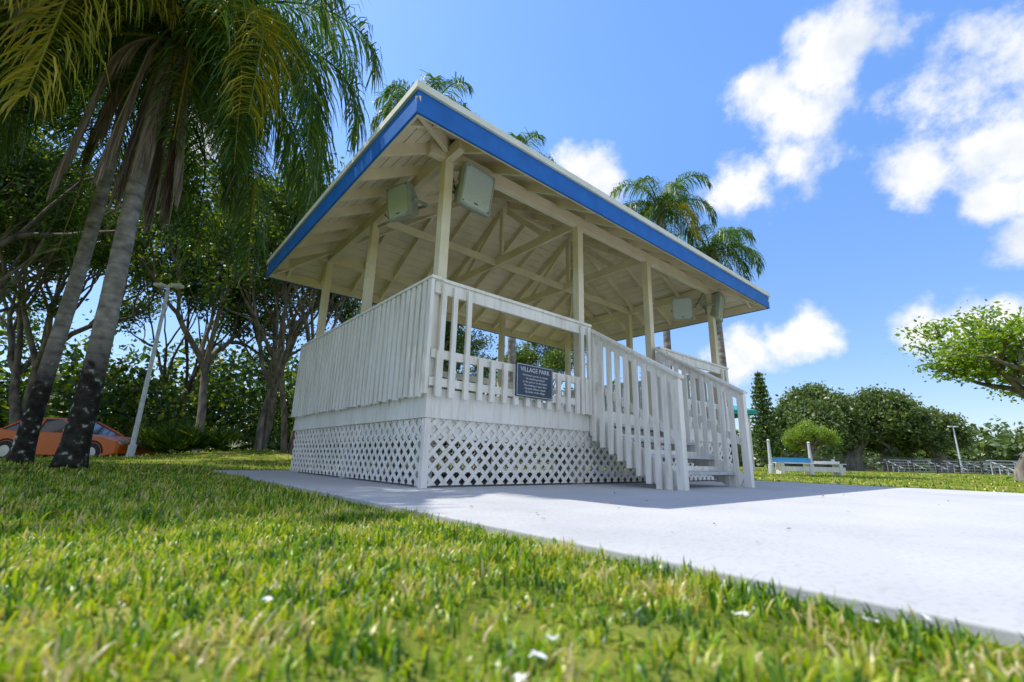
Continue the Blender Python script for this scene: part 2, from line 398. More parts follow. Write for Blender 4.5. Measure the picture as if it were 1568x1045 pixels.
# railings
mb=MB()
def bal(x0,x1,y0,y1,z0,z1): mb.box((x0,y0,z0),(x1,y1,z1))
RT=2.05; RM=1.33; RB=1.0
rj=random.Random(77)
def front_rail(xa,xb,tall):
    mb.box((xa,-.075,RT-.13),(xb,-.035,RT)); mb.box((xa,-.095,RT+.001),(xb,.02,RT+.035))
    mb.box((xa,-.075,RM-.09),(xb,-.035,RM)); mb.box((xa,-.075,RB-.04),(xb,-.045,RB+.045))
    x=xa+.05
    while x<xb-.05:
        j=rj.uniform(-.006,.006); bal(x+j,x+j+.062,-.112,-.076,.86+rj.uniform(-.008,.008),RM-.02); x+=.172
    for t in tall: bal(t,t+.055,-.116,-.079,.852,RT-.03)
front_rail(-.05,SX0-.06,[.02,.16,.34,2.16,2.3]); front_rail(SX1+.05,XR+.05,[4.12,4.27,6.15,6.3])
mb.box((-.075,-.03,RT-.12),(-.035,YB,RT)); mb.box((-.12,-.12,RT+.002),(.02,YB+.02,RT+.034))
mb.box((-.075,-.03,RB-.04),(-.045,YB,RB+.045)); mb.box((-.075,-.03,1.45),(-.045,YB,1.54))
y=-.11
while y<YB:
    j=rj.uniform(-.006,.006); bal(-.113+rj.uniform(-.004,.002),-.076,y+j,y+j+.074,.86+rj.uniform(-.012,.012),RT-.001); y+=.118
mb.box((-.04,-.034,.95),(.024,.024,RT-.002))
for (z0,z1) in ((RT-.12,RT),(RM-.09,RM),(RB-.04,RB+.045)):
    mb.box((0,YB+.035,z0),(XR,YB+.075,z1)); mb.box((XR+.035,0,z0),(XR+.075,YB,z1))
x=.05
while x<XR: bal(x,x+.06,YB+.076,YB+.112,.86,RM-.02); x+=.172
y=.05
while y<YB: bal(XR+.076,XR+.112,y,y+.088,.86,RT-.01); y+=.118
mb.obj("railings",[M_white],G,bevel=.003)

mb=MB()
for k in range(4):
    zt_=DZ-.19*(k+1); ya=-.045-.265*k
    mb.box((SX0+.02,ya-.29,zt_-.04),(SX1-.03,ya-.0,zt_)); 
mb.obj("stair_treads",[M_tread],G,bevel=.004)
mb=MB()
for x in (SX0-.005,SX1-.005):
    mb.beam((x,-.045,.74),(x,-1.19,.04),.04,.25,up=(0,0,1))
for k in range(4):
    zt_=DZ-.19*(k+1); ya=-.045-.265*k
    mb.box((SX0+.02,ya-.03,zt_+.002),(SX1-.03,ya-.01,zt_+.06))
def stair_rail(xr,xo):
    mb.beam((xr,-.05,1.95),(xr,-1.30,1.17),.04,.11); 
    mb.beam((xr,-.04,2.03),(xr,-1.34,1.22),.12,.035)
    mb.beam((xr,-.05,1.30),(xr,-1.25,.56),.035,.085)
    for k in range(9):
        y=-.12-.128*k
        zt2=1.99+.62*y; zb=max(.60+.62*y,.0)
        mb.box((xo-.018,y-.032,zb),(xo+.018,y+.032,zt2-.02))
    mb.box((xr-.045,-1.32,0),(xr+.045,-1.23,1.19))
    mb.box((xr-.045,-.14,.6),(xr+.045,-.047,1.98))
stair_rail(SX0-.035,SX0-.075); stair_rail(SX1+.025,SX1-.015)
mb.obj("stair_rails",[M_white],G,bevel=.003)

SG=empty("village_park_sign")
mb=MB(); mb.box((1.02,-.14,.965),(1.60,-.118,1.345)); mb.obj("plaque",[M_plaque],SG,bevel=.004)
mb=MB()
for a,b in [((1.03,-.1415,.975),(1.59,-.1402,.98)),((1.03,-.1415,1.33),(1.59,-.1402,1.335)),((1.03,-.1415,.981),(1.035,-.1402,1.329)),((1.585,-.1415,.981),(1.59,-.1402,1.329))]: mb.box(a,b)
mb.obj("plaque_border",[M_pltxt],SG)
def text(s,x,z,size,par):
    cu=bpy.data.curves.new("t","FONT"); cu.body=s; cu.size=size; cu.align_x='CENTER'; cu.extrude=.001
    o=bpy.data.objects.new("tmp",cu); link(o)
    dg=bpy.context.evaluated_depsgraph_get(); me=bpy.data.meshes.new_from_object(o.evaluated_get(dg))
    bpy.data.objects.remove(o)
    t=bpy.data.objects.new("lettering",me); link(t); me.materials.clear(); me.materials.append(M_pltxt)
    t.rotation_euler=(math.pi/2,0,0); t.location=(x,-.1425,z); t.parent=par
text("VILLAGE PARK",1.31,1.255,.072,SG)
for i,s in enumerate(["Park hours sunrise to sunset","No alcohol permitted","in the park or on the beach","No camping or open fires","No pets without a leash","By order of the village"]):
    text(s,1.31,1.205-.038*i,.034,SG)

def speaker(loc,yaw,tilt,w,h,d,anchor):
    E=empty("loudspeaker",loc); E.rotation_euler=Euler((math.radians(tilt),0,math.radians(yaw)))
    mb=MB()
    def rg(y,sw,sh): return [(-sw/2,y,-sh/2),(sw/2,y,-sh/2),(sw/2,y,sh/2),(-sw/2,y,sh/2)]
    R=rg(d,w*.55,h*.6)+rg(d*.75,w*.7,h*.75)+rg(.06,w,h)+rg(0,w,h)+rg(0,w*.9,h*.9)
    fs=[(3,2,1,0)]
    for i in range(4):
        for k in range(4): fs.append((i*4+k,i*4+(k+1)%4,(i+1)*4+(k+1)%4,(i+1)*4+k))
    mb.add(R,fs,0)
    mb.add(rg(.004,w*.9,h*.9),[(0,1,2,3)],1)
    for sx in(-.42,.42):
        for sz in(-.42,.42): mb.box((sx*w-.008,-.006,sz*h-.008),(sx*w+.008,-.001,sz*h+.008),2)
    mb.box((-.03,-.004,-h*.38),(.03,.002,-h*.35),2)
    mb.box((-w/2-.02,.08,-.02),(-w/2-.008,d+.06,.02),0); mb.box((w/2+.008,.08,-.02),(w/2+.02,d+.06,.02),0)
    mb.box((-w/2-.02,d+.06,-.02),(w/2+.02,d+.072,.02),0)
    mb.obj("cabinet",[M_sp,M_spg,M_dark],E,bevel=.008)
    iv=(Matrix.Translation(loc)@E.rotation_euler.to_matrix().to_4x4())
    p=iv@Vector((0,d+.07,0)); mb=MB(); mb.tube([p,(p+Vector(anchor))/2,anchor],[.018]*3,8)
    q=iv@Vector((0,d,h*.25)); mid=(q+Vector(anchor))/2+Vector((0,0,-.12)); mb.tube([q,mid,Vector(anchor)+Vector((0,0,.25))],[.009]*3,6,1)
    o=mb.obj("arm",[M_sp,M_dark],None); o.parent=E; o.matrix_parent_inverse=iv.inverted()
speaker((.44,-.06,3.33),6,10,.46,.50,.28,(.12,.14,3.45))
speaker((-.17,.78,3.30),-72,10,.36,.42,.26,(.08,1.9,3.5))
speaker((6.5,-.06,3.32),14,10,.44,.50,.28,(6.34,.09,3.5))
speaker((5.8,.4,3.24),-60,12,.38,.44,.26,(6.3,.12,3.5))

# ------------------------------------------------------------------ palms
def palm(name,base,H,r,nf,fl,seed,dead=3,lean=(0,0),leaf=.55,stations=64,yellow=.1,droop=1.0,lw=.015,el0=82,elr=95):
    rn=random.Random(seed); E=empty(name,(base[0],base[1],float(gz(base[0],base[1]))-.02))
    mb=MB(); n=60; pts=[];rad=[]
    for i in range(n+1):
        t=i/n; z=t*H
        pts.append((lean[0]*t*t+.04*math.sin(t*5+seed),lean[1]*t*t+.04*math.cos(t*4+seed),z))
        rr=r*(1.0-.28*t)+r*.45*math.exp(-z/.35); rr*=1+.012*math.sin(z*23)+.012*rn.uniform(-1,1); rad.append(rr)
    mb.tube(pts,rad,18)
    top=Vector(pts[-1])
    for k in range(26):
        a=k*2.4; z=-.75+.75*k/26
        d=Vector((math.cos(a),math.sin(a),0)); p=top+Vector((0,0,z))+d*r*.6
        mb.beam(p,p+d*.12+Vector((0,0,.34)),.10,.035,1)
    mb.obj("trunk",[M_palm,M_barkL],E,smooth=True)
    Vs={0:[],1:[],2:[]}; cnt={0:0,1:0,2:0}
    st=MB()
    for k in range(nf+dead):
        isd=k>=nf
        a=k*2.39996+rn.uniform(-.2,.2); q=(k+.5)/nf
        el=math.radians(el0-elr*q**.85+rn.uniform(-6,6)) if not isd else math.radians(-30-rn.uniform(0,30))
        L=fl*rn.uniform(.85,1.1)*(.7 if isd else 1); seg=22; ds=L/seg
        p=top+Vector((math.cos(a)*r*.4,math.sin(a)*r*.4,0)); P=[p.copy()]
        ang=el; twist=rn.uniform(-.25,.25); aa=a
        for s in range(seg):
            t=s/seg
            ang-= (math.radians(2.2+9.0*t)*droop if not isd else math.radians(6))*(1.0 if ang>math.radians(-80) else 0)
            aa+=twist*.03
            p=p+Vector((math.cos(aa)*math.cos(ang),math.sin(aa)*math.cos(ang),math.sin(ang)))*ds; P.append(p.copy())
        st.tube(P,[.026*(1-.85*i/seg)+.003 for i in range(seg+1)],5,2 if isd else (0 if q<.8 else 1),cap=False)
        mi=2 if isd else (1 if rn.random()<yellow else 0)
        ns=stations
        for s in range(ns):
            t=.10+.90*s/ns; f=t*seg; i=min(int(f),seg-1); c=P[i].lerp(P[i+1],f-i); d=(P[i+1]-P[i]).normalized()
            side=d.cross(Vector((0,0,1)))
            if side.length<.05: side=Vector((-math.sin(a),math.cos(a),0))
            side.normalize(); upv=side.cross(d).normalized()
            ll=leaf*(.35+.9*math.sin(math.pi*min(1,t*.86+.1)))*rn.uniform(.75,1.2)
            for sg in(-1,1):
                plane=rn.uniform(-.6,.9)
                dr=(side*sg*rn.uniform(.6,1)+upv*plane*.6+d*.55).normalized()
                if isd: dr=(side*sg*.2+d*.8+Vector((0,0,-.7))).normalized()
                w=lw*rn.uniform(.8,1.3); g=rn.uniform(.5,1.3)
                p1=c+dr*ll*.33; d2=(dr+Vector((0,0,-g*1.1))).normalized(); p2=p1+d2*ll*.37; d3=(d2+Vector((0,0,-g*1.6))).normalized(); p3=p2+d3*ll*.38
                wv=dr.cross(Vector((rn.uniform(-.6,.6),rn.uniform(-.6,.6),1))).normalized()*w
                Vs[mi]+= [c-wv*.5,c+wv*.5,p1-wv,p1+wv,p2-wv*.8,p2+wv*.8,p3-wv*.1,p3+wv*.1]; cnt[mi]+=1
    st.obj("frond_stems",[M_frond,M_frondY,M_frondD],E)
    allV=[];fl_=[];mi_=[];b0=0
    for m in(0,1,2):
        if not cnt[m]: continue
        b=(np.arange(cnt[m])*8)[:,None]+b0
        fl_.append(np.concatenate([b+np.array([[0,1,3,2]]),b+np.array([[2,3,5,4]]),b+np.array([[4,5,7,6]])])); mi_.append(m)
        allV.append(np.array([tuple(v) for v in Vs[m]])); b0+=cnt[m]*8
    me=np_mesh("fronds",np.concatenate(allV),fl_,[M_frond,M_frondY,M_frondD],mi_)
    o=bpy.data.objects.new("fronds",me); link(o); o.parent=E
    return E
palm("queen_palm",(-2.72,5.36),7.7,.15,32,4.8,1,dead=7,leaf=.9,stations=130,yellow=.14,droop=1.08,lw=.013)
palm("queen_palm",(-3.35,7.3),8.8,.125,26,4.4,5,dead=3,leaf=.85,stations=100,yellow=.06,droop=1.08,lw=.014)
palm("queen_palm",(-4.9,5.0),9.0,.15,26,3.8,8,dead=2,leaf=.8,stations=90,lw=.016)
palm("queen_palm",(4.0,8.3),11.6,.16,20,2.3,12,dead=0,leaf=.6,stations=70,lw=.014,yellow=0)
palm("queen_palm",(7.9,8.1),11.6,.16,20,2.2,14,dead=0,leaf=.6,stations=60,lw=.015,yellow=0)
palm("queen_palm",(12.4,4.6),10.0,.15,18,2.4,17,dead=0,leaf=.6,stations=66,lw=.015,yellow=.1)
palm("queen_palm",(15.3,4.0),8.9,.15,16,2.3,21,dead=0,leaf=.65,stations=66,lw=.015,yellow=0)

# ------------------------------------------------------------------ broadleaf trees
def leaf_quads(C,size,rg):
    n=len(C); a=rg.normal(size=(n,3)); a/=np.linalg.norm(a,axis=1)[:,None]
    b=rg.normal(size=(n,3)); b-= (a*b).sum(1)[:,None]*a; b/=np.linalg.norm(b,axis=1)[:,None]
    s=(size*rg.uniform(.6,1.3,n))[:,None]
    V=np.stack([C-a*s*.5,C+b*s*.26,C+a*s*.5,C-b*s*.26],1).reshape(-1,3)
    F=(np.arange(n)*4)[:,None]+np.array([[0,1,2,3]])
    return V,F
def gen_tree(name,seed,H,r0,levels,kids,total,lsize,clump,bark,leafm,spread=.6,trunkf=.26,upb=.25,stems=1,width=None):
    rn=random.Random(seed); rg=np.random.default_rng(seed); mb=MB(); tips=[]
    def grow(p,d,L,r,lv):
        pts=[p.copy()];rad=[r]; q=p.copy(); dd=d.copy(); ns=4
        for s in range(ns):
            dd=(dd+Vector((rn.gauss(0,.15),rn.gauss(0,.15),rn.gauss(0,.09)+.03))).normalized()
            q=q+dd*L/ns; pts.append(q.copy()); rad.append(r*(1-.3*(s+1)/ns))
            if lv>=levels-1 and s>0: tips.append((q.copy(),.6))
        mb.tube(pts,rad,7 if lv<2 else 4,0,cap=False)
        if lv>=levels: tips.append((q.copy(),1)); return
        nk=kids if lv>0 else kids+1
        a0=rn.uniform(0,6.28)
        for k in range(nk):
            if lv>1 and rn.random()<.12: continue
            az=a0+6.28*k/nk+rn.uniform(-.5,.5)
            ref=Vector((0,0,1)) if abs(dd.z)<.9 else Vector((1,0,0))
            s1=dd.cross(ref).normalized(); s2=dd.cross(s1)
            sp=spread*rn.uniform(.6,1.35)
            nd=(dd+(s1*math.cos(az)+s2*math.sin(az))*sp*1.2+Vector((0,0,upb))).normalized()
            grow(q,nd,L*rn.uniform(.62,.86),r*.62,lv+1)
    for s in range(stems):
        a=6.28*s/stems+rn.random()
        d=Vector((math.cos(a)*.28*(stems>1),math.sin(a)*.28*(stems>1),1)).normalized()
        grow(Vector((math.cos(a)*.2*(stems>1),math.sin(a)*.2*(stems>1),-.1)),d,H*trunkf,r0,0)
    TP=np.array([tuple(p) for p,_ in tips]); BV=np.array(mb.v)
    kz=H/TP[:,2].max(); kx=kz if width is None else (width/2)/np.percentile(np.hypot(TP[:,0],TP[:,1]),96)
    TP*=np.array([kx,kx,kz]); BV*=np.array([kx,kx,kz])
    wt=rg.uniform(.15,1,len(TP))**1.6; wt/=wt.sum(); idx=rg.choice(len(TP),total,p=wt)
    C=TP[idx]+rg.normal(size=(total,3))*np.array([clump,clump,clump*.65])
    C=C[C[:,2]>.1]
    LV,LF=leaf_quads(C,lsize,rg)
    bq=np.array([f for f in mb.f if len(f)==4])
    return np_mesh(name,np.concatenate([BV,LV]),[bq,LF+len(BV)],[bark,leafm],[0,1])
def put(me,name,x,y,rot,s=1,sz=None):
    o=bpy.data.objects.new(name,me); link(o); o.location=(x,y,float(gz(x,y))); o.rotation_euler=(0,0,rot); o.scale=(s,s,sz or s); return o
tA=gen_tree("tree_a",11,15,.2,5,3,27000,.21,.34,M_barkL,M_leafA,spread=.6,stems=2,width=11,trunkf=.2)
tB=gen_tree("tree_b",23,14,.2,5,3,24000,.21,.34,M_barkL,M_leafB,spread=.65,stems=1,width=10,trunkf=.2)
tC=gen_tree("tree_c",37,14,.16,5,2,24000,.21,.40,M_bark,M_leafA,spread=.55,stems=3,width=10,trunkf=.2)
tD=gen_tree("tree_d",41,9.3,.3,5,3,26000,.42,.55,M_barkL,M_leafD,spread=.95,trunkf=.08,upb=.04,width=10)
tE=gen_tree("tree_e",53,6.4,.14,5,3,24000,.17,.28,M_barkL,M_leafC,spread=.75,trunkf=.13,upb=.10,width=7.6)
B="broadleaf_tree"
for me,x,y,rot,s in ((tC,-7.0,13.5,.3,.95),(tA,-5.6,26.5,1.2,1.05),(tB,.6,20.3,2.2,1.0),(tA,3.4,22.4,3.6,1.0),(tC,2.4,13.4,4.6,.78),
                   (tB,7.0,18.4,.9,.95),(tA,11,19.5,2.1,.72),(tB,16.5,14.9,3.3,.55),(tC,23.5,11.9,1.7,.45),(tB,-11.5,21,5.2,1.1),
                   (tA,-7.2,20.5,4.1,.9),(tC,.0,29,2.5,1.0),(tB,12,26,1.5,.9),(tA,-7.0,5.6,.7,.60)):
    put(me,B,x,y,rot,s)
for x,y,rot,s,szz in ((58.6,17.6,0,.5,.66),(60.5,14.8,1.3,.95,1.02),(64.5,12.0,2.6,.85,.90),(66.2,8.6,4,1.0,.99),(70.2,4.8,5.1,.75,.74),(74,14,.6,.9,.8)):
    put(tD,"ficus_tree",x,y,rot,s,szz)
put(tE,"shade_tree",21.7,-3.1,.5,1.12,.95)
put(tE,"young_tree",26.2,4.7,2.2,.42)

mb=MB(); mb.tube([(0,0,0),(0,0,8.9)],[.16,.02],8); C=[]; rn=random.Random(4)
z=1.2
while z<8.8:
    R=1.55*(1-(z/9.2)**1.3)+.18
    for k in range(6):
        a=k*1.047+z*2; pts=[Vector((0,0,z))]
        for s in range(1,6): pts.append(Vector((math.cos(a)*R*s/5,math.sin(a)*R*s/5,z+.12*R*(s/5)**2)))
        mb.tube(pts,[.03,.025,.02,.015,.01,.006],4,0,cap=False)
        for s in range(int(44*R)+8):
            t=rn.random(); C.append((math.cos(a)*R*t+rn.gauss(0,.12),math.sin(a)*R*t+rn.gauss(0,.12),z+.12*R*t*t+rn.gauss(0,.09)))
    z+=.40
LV,LF=leaf_quads(np.array(C),.28,RNG); BV=np.array(mb.v); bq=np.array([f for f in mb.f if len(f)==4])
put(np_mesh("pine",np.concatenate([BV,LV]),[bq,LF+len(BV)],[M_bark,M_leafA],[0,1]),"norfolk_pine_tree",45.7,14.3,0,1.0,1.08)

def mass(name,centers,size,mat,per):
    C=[];rg=np.random.default_rng(len(centers))
    for (x,y,z,rx,rz) in centers:
        d=rg.normal(size=(per,3)); d/=np.linalg.norm(d,axis=1)[:,None]; rr=rg.uniform(.7,1.05,per)[:,None]
        lump=1+.18*np.sin(d[:,0:1]*7+x)+.15*np.sin(d[:,1:2]*9+y)+.1*np.sin(d[:,2:3]*13+x+y)
        C.append(np.array([x,y,z])+d*rr*lump*np.array([rx,rx,rz]))
    C=np.concatenate(C); C=C[C[:,2]>-.1]
    V,F=leaf_quads(C,size,rg); link(bpy.data.objects.new(name,np_mesh(name,V,[F],[mat])))
rn=random.Random(9); cs=[]
for k in range(60):
    a=math.radians(48+62*k/60+rn.uniform(-1,1)); d=rn.uniform(95,135)
    h=rn.choice([3.2,4.5,6,7.5])*rn.uniform(.85,1.1); cs.append((math.sin(a)*d-2,math.cos(a)*d-4,h*.42,rn.uniform(3.5,6),h*.6))
mass("distant_tree_line",cs,1.0,M_leafD,1100)
cs=[]
for k in range(44):
    a=math.radians(-22+74*k/44+rn.uniform(-1,1)); d=rn.uniform(32,50)
    h=rn.uniform(3.5,9); cs.append((math.sin(a)*d-2,math.cos(a)*d-4,h*.40,rn.uniform(2.5,4),h*.6))
mass("background_woodland",cs,.42,M_leafA,2300)
mb=MB()
for bx,by in ((-.4,16.6),(.7,17.2),(-.9,17.6),(3.4,15.8),(4.3,16.2)):
    for k in range(60):
        a=rn.uniform(0,6.28); e=rn.uniform(.2,1.3); L=rn.uniform(.7,1.3); b=Vector((bx+rn.gauss(0,.25),by+rn.gauss(0,.25),float(gz(bx,by))))
        d=Vector((math.cos(a)*math.cos(e),math.sin(a)*math.cos(e),math.sin(e))); c=b+d*L*.6
        s=d.cross(Vector((0,0,1))).normalized(); uu=s.cross(d)
        for j in range(9):
            t=(j-4)/4*1.2; dd=(d*math.cos(t)+s*math.sin(t)+uu*.15).normalized(); w=s*math.cos(t)*.02-d*math.sin(t)*.02
            mb.add([c-w,c+w,c+dd*.3*L+w,c+dd*.6*L,c+dd*.3*L-w],[(0,1,2,3,4)])
mb.obj("palmetto_shrubs",[M_leafA])

# ------------------------------------------------------------------ light poles
def pole(name,x,y,h,r,head=True):
    E=empty(name,(x,y,float(gz(x,y)))); mb=MB()
    mb.tube([(0,0,-.05),(0,0,.35),(0,0,.36),(0,0,h)],[r*1.5,r*1.5,r,r*.72],12)
    if head:
        mb.beam((-.28,0,h+.03),(.28,0,h+.03),.05,.05)
        for s in(-1,1): mb.box((s*.28-.14,-.12,h+.02),(s*.28+.14,.12,h+.11)); mb.box((s*.28-.1,-.09,h),(s*.28+.1,.09,h+.019),1)
    else: mb.tube([(0,0,h),(0,0,h+.05)],[r,r*.3],12)
    mb.obj("pole_body",[M_pole,M_white],E)
    return E
pole("light_pole",-1.8,14.0,5.35,.068).rotation_euler=(0,0,-.7)
pole("light_pole",55.8,1.9,4.1,.07).rotation_euler=(0,0,-.7)
pole("bollard_post",17.0,3.3,1.25,.07,False); pole("bollard_post",22.8,3.7,1.4,.08,False)
E=empty("park_bench",(18.2,2.4,-.03)); E.rotation_euler=(0,0,math.radians(-46)); mb=MB()
for s in(-1.05,0,1.05): mb.box((s-.06,-.25,0),(s+.06,.25,.40),0); mb.box((s-.05,.2,.40),(s+.05,.28,.60),0)
for k in range(4): mb.box((-1.25,-.25+k*.12,.401),(1.25,-.15+k*.12,.435),0)
mb.box((-1.25,.17,.44),(.2,.199,.62),1); mb.box((.3,.17,.44),(1.25,.199,.52),0); mb.box((-1.2,-.23,.12),(1.2,-.2,.30),0)
mb.obj("bench_frame",[M_white,plain("blue_slats",(.03,.25,.5),.5)],E,bevel=.01)

def fence(name,p0,p1,h):
    mb=MB(); p0=Vector(p0);p1=Vector(p1); L=(p1-p0).length; d=(p1-p0)/L; n=int(L/2.4)
    for k in range(n+1):
        p=p0+d*L*k/n; mb.tube([p,p+Vector((0,0,h))],[.035,.035],6)
    for z in(.08,h-.02): mb.beam(p0+Vector((0,0,z)),p1+Vector((0,0,z)),.035,.035)
    s=0
    while s<L-h:
        for a,b in((0,h),(h,0)): mb.beam(p0+d*(s+a)+Vector((0,0,.05)),p0+d*(s+b)+Vector((0,0,h-.02)),.012,.012)
        s+=.18
    mb.obj(name,[M_dark])
fence("chain_link_fence",(36,9.6,-.03),(60,-3,-.03),1.2)

M_alu=plain("aluminium",(.6,.62,.65),.45,.1)
def bleacher(x,y,rot,L=4.2):
    E=empty("aluminium_bleachers",(x,y,-.03)); E.rotation_euler=(0,0,math.radians(rot)); mb=MB()
    for k in range(4):
        mb.box((-L/2,k*.6,.35+k*.24),(L/2,k*.6+.25,.39+k*.24)); mb.box((-L/2,k*.6+.3,.12+k*.24),(L/2,k*.6+.5,.15+k*.24))
    for s in (-L/2+.2,0,L/2-.2):
        mb.beam((s,0,.3),(s,2.0,1.05),.05,.05)
        for k in range(4): mb.box((s-.025,k*.6+.1,0),(s+.025,k*.6+.15,.35+k*.24))
    mb.obj("seats",[M_alu],E)
bleacher(53,3.9,-42); bleacher(56.5,.2,-38); bleacher(50,-3.0,-42,4)

E=empty("picnic_pavilion",(26.9,10.5,-.03)); E.rotation_euler=(0,0,math.radians(-40)); mb=MB()
for sx in(-1.7,1.7):
    for sy in(-1.7,1.7): mb.box((sx-.07,sy-.07,0),(sx+.07,sy+.07,3.3),0)
mb.add([(-2.1,-2.1,3.55),(2.1,-2.1,3.55),(2.1,2.1,3.55),(-2.1,2.1,3.55),(0,0,4.4)],[(0,1,4),(1,2,4),(2,3,4),(3,0,4)],1)
for a in range(4):
    M=Matrix.Rotation(a*math.pi/2,4,'Z'); mb.box((-2.1,-2.12,3.3),(2.1,-2.06,3.55),1,M)
mb.obj("pavilion_body",[M_white,plain("teal_roof",(.03,.33,.33),.5)],E)

def car(loc,rot,color,s=1.0):
    E=empty("parked_car",loc); E.rotation_euler=(0,0,math.radians(rot)); E.scale=(s,s,s)
    paint=plain("car_paint",color,.3,.0); glass=plain("car_glass",(.03,.04,.05),.08); tyre=plain("tyre",(.03,.03,.03),.8); rim=plain("wheel_rim",(.5,.5,.52),.3,.8)
    lightm=plain("lamp_lens",(.7,.7,.7),.15)
    mb=MB(); W=.9
    prof=[(-2.25,.42),(-2.28,.75),(-2.15,.98),(-1.75,1.02),(-1.0,.98),(.65,.96),(1.55,.86),(2.12,.72),(2.28,.55),(2.25,.32),(1.85,.22),(-1.9,.22)]
    n=len(prof)
    def sect(y,k): return [(x*k,y,.6+(z-.6)*k) for x,z in prof]
    R=[sect(-W,.955),sect(-W*.93,.99),sect(-W*.6,1),sect(W*.6,1),sect(W*.93,.99),sect(W,.955)]
    vs=[v for r in R for v in r]; fs=[tuple(range(n)),tuple(5*n+i for i in reversed(range(n)))]
    for j in range(5):
        for i in range(n): fs.append((j*n+i,j*n+(i+1)%n,(j+1)*n+(i+1)%n,(j+1)*n+i))
    mb.add(vs,fs,0)
    wl,wt=.84,.64
    g=[(-1.8,-wl,.98),(.9,-wl,.93),(.9,wl,.93),(-1.8,wl,.98),(-1.15,-wt,1.40),(.02,-wt,1.40),(.02,wt,1.40),(-1.15,wt,1.40)]
    mb.add(g,[(0,1,5,4),(1,2,6,5),(2,3,7,6),(3,0,4,7)],1)
    mb.add([(-1.2,-wt-.02,1.395),(.07,-wt-.02,1.395),(.07,wt+.02,1.395),(-1.2,wt+.02,1.395),(-1.05,-wt+.1,1.45),(-.1,-wt+.1,1.45),(-.1,wt-.1,1.45),(-1.05,wt-.1,1.45)],
           [(0,1,5,4),(1,2,6,5),(2,3,7,6),(3,0,4,7),(4,5,6,7),(3,2,1,0)],0)
    for sy in(-1,1):
        for a,b in(((-1.82,.98),(-1.15,1.41)),((-.55,.97),(-.55,1.41)),((.92,.93),(.04,1.41))):
            mb.beam((a[0],sy*(wl+.01),a[1]),(b[0],sy*(wt+.01),b[1]),.06,.05,0)
        for x in(-1.4,1.4):
            c=[Vector((x,sy*(W-.2),.33)),Vector((x,sy*(W+.01),.33))]
            mb.tube(c,[.33,.33],24,2); mb.tube([Vector((x,sy*(W-.1),.33)),Vector((x,sy*(W+.02),.33))],[.2,.19],16,3)
            pts=[Vector((x+.38*math.cos(t),sy*(W-.005),.33+.38*math.sin(t))) for t in [math.pi*i/12 for i in range(13)]]
            mb.tube(pts,[.035]*13,6,2)
        mb.box((2.0,sy*.62-.16,.60),(2.2,sy*.62+.16,.70),4); mb.box((-2.29,sy*.66-.14,.72),(-2.2,sy*.66+.14,.84),5)
        mb.box((.45,sy*(W+.06)-.07,.96),(.6,sy*(W+.06)+.07,1.08),0)
    mb.obj("car_body",[paint,glass,tyre,rim,lightm,plain("tail_lens",(.4,.02,.02),.2)],E,bevel=.012)
car((-3.3,19.2,-.20),-40.3,(.75,.15,.015),1.05)

# ------------------------------------------------------------------ world
w=bpy.data.worlds.new("World"); scene.world=w; w.use_nodes=True; nt=w.node_tree; nt.nodes.clear()
SD=Vector((-.35,.42,1.0)).normalized(); el=math.asin(SD.z); az=math.atan2(SD.x,SD.y)
sky=nt.nodes.new("ShaderNodeTexSky"); sky.sky_type='NISHITA'; sky.sun_disc=False; sky.sun_elevation=el; sky.sun_rotation=az%(2*math.pi)
sky.dust_density=.4; sky.ozone_density=1.2; sky.air_density=1.0
hsv=nt.nodes.new("ShaderNodeHueSaturation"); hsv.inputs["Saturation"].default_value=1.22; hsv.inputs["Value"].default_value=.26; nt.links.new(sky.outputs[0],hsv.inputs["Color"])
gm=nt.nodes.new("ShaderNodeGamma"); gm.inputs[1].default_value=.86; nt.links.new(hsv.outputs[0],gm.inputs[0])
tint=nt.nodes.new("ShaderNodeVectorMath"); tint.operation='MULTIPLY'; tint.inputs[1].default_value=(4.3,4.45,5.2); nt.links.new(gm.outputs[0],tint.inputs[0])
tc=nt.nodes.new("ShaderNodeTexCoord"); vec=tc.outputs["Generated"]
sz=nt.nodes.new("ShaderNodeSeparateXYZ"); nt.links.new(vec,sz.inputs[0])
hg=nt.nodes.new("ShaderNodeMapRange"); hg.inputs[1].default_value=0; hg.inputs[2].default_value=.65; hg.inputs[3].default_value=.84; hg.inputs[4].default_value=1.6; nt.links.new(sz.outputs[2],hg.inputs[0])
tn2=nt.nodes.new("ShaderNodeVectorMath"); tn2.operation='SCALE'; nt.links.new(tint.outputs[0],tn2.inputs[0]); nt.links.new(hg.outputs[0],tn2.inputs["Scale"])
blobs=[(84.0,40.2,3.6),(80.3,38.8,4.0),(73.4,38.0,3.6),(75.9,35.2,4.2),(70.9,31.2,4.3),(75.0,31.8,4.0),(87.4,32.6,3.6),(90.6,30.6,5.4),(94,31.8,5.8),(86.2,27.4,3.8),(90.6,27.6,4.6),
(90.1,22.4,2.4),(93.5,22,2.6),(91.2,18.9,2.6),(74,13.8,3.2),(71.5,13.2,3.0),(68.8,12.9,3.2),(84.4,12.6,3.0),(87,12.8,3.0),(89,13,2.4),(51,34.2,3.0),(48.5,35.4,2.4),(53.5,33.3,2.4),(2.2,30.9,4.5),(6,27,4),(66,10.8,3.0),(-8,20,5),(30,15,5),(60,9,3.0),
(150,35,22),(190,28,24),(225,45,22),(260,28,22),(175,60,20),(120,20,8)]  # unseen clouds outside the view, added as white fill for the gazebo front
n1=nt.nodes.new("ShaderNodeTexNoise"); n1.inputs["Scale"].default_value=9; n1.inputs["Detail"].default_value=10; n1.inputs["Roughness"].default_value=.6
nt.links.new(vec,n1.inputs["Vector"])
cur=None
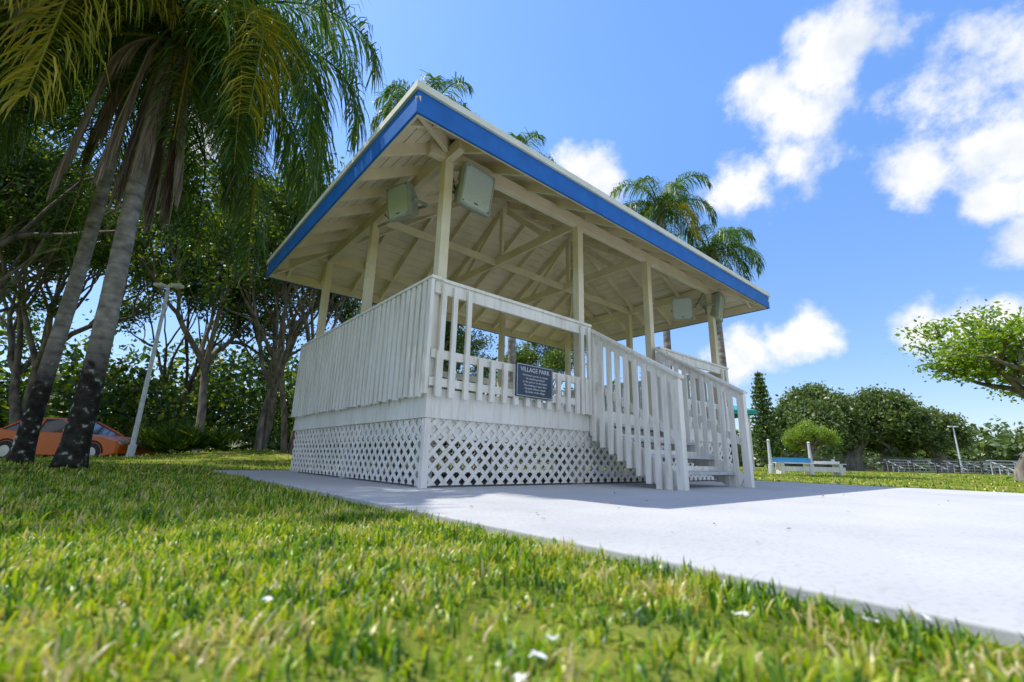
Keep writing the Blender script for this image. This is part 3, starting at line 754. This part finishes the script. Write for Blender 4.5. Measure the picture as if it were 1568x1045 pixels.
for a,e,r in blobs:
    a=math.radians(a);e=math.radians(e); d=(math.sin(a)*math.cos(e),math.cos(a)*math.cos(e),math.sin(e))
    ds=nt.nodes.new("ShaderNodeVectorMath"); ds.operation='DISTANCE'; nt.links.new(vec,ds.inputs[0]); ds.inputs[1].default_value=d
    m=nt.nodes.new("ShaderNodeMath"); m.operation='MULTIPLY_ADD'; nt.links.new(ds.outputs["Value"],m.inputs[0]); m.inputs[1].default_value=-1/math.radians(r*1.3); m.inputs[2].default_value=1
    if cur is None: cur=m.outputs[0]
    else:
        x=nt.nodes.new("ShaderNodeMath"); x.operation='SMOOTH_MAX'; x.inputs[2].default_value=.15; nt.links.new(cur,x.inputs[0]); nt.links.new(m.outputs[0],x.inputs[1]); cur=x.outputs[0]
nn=nt.nodes.new("ShaderNodeMath"); nn.operation='MULTIPLY_ADD'; nt.links.new(n1.outputs[0],nn.inputs[0]); nn.inputs[1].default_value=2.6; nn.inputs[2].default_value=-1.52
ad=nt.nodes.new("ShaderNodeMath"); ad.operation='ADD'; nt.links.new(cur,ad.inputs[0]); nt.links.new(nn.outputs[0],ad.inputs[1])
mr=nt.nodes.new("ShaderNodeMapRange"); mr.interpolation_type='SMOOTHSTEP'; mr.inputs[1].default_value=-.08; mr.inputs[2].default_value=.62; nt.links.new(ad.outputs[0],mr.inputs[0])
n2=nt.nodes.new("ShaderNodeTexNoise"); n2.inputs["Scale"].default_value=11; n2.inputs["Detail"].default_value=7; nt.links.new(vec,n2.inputs["Vector"])
cc=ramp(nt,[(.36,(.72,.79,.89)),(.56,(.99,.995,1.0))],n2.outputs[0])
bgs=nt.nodes.new("ShaderNodeBackground"); bgs.inputs[1].default_value=.15; nt.links.new(tn2.outputs[0],bgs.inputs[0])
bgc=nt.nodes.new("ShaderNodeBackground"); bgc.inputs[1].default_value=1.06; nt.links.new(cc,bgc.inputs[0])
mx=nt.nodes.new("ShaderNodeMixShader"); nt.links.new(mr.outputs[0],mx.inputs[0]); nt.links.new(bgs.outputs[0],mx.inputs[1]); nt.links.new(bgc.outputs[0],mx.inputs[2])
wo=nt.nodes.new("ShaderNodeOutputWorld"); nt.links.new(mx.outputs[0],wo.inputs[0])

sl=bpy.data.lights.new("sun","SUN"); sl.energy=5.0; sl.angle=math.radians(.5); sl.color=(1,.96,.88)
so=bpy.data.objects.new("sun",sl); link(so); so.rotation_euler=SD.to_track_quat('Z','Y').to_euler(); so.location=(0,0,20)

# ------------------------------------------------------------------ camera
cam=bpy.data.cameras.new("camera"); co=bpy.data.objects.new("camera",cam); link(co)
cam.sensor_width=36; cam.lens=16.0; cam.clip_end=3000; cam.clip_start=.02
R=Matrix.Rotation(math.radians(-40.3),4,'Z')@Matrix.Rotation(math.radians(90+14.56),4,'X')@Matrix.Rotation(math.radians(1.4),4,'Z')
co.matrix_world=Matrix.Translation((-2.28,-3.94,.28))@R
cam.dof.use_dof=True; cam.dof.focus_distance=6.0; cam.dof.aperture_fstop=2.0
scene.camera=co
scene.view_settings.view_transform='Standard'
try: scene.view_settings.look='None'
except: pass
scene.view_settings.exposure=0
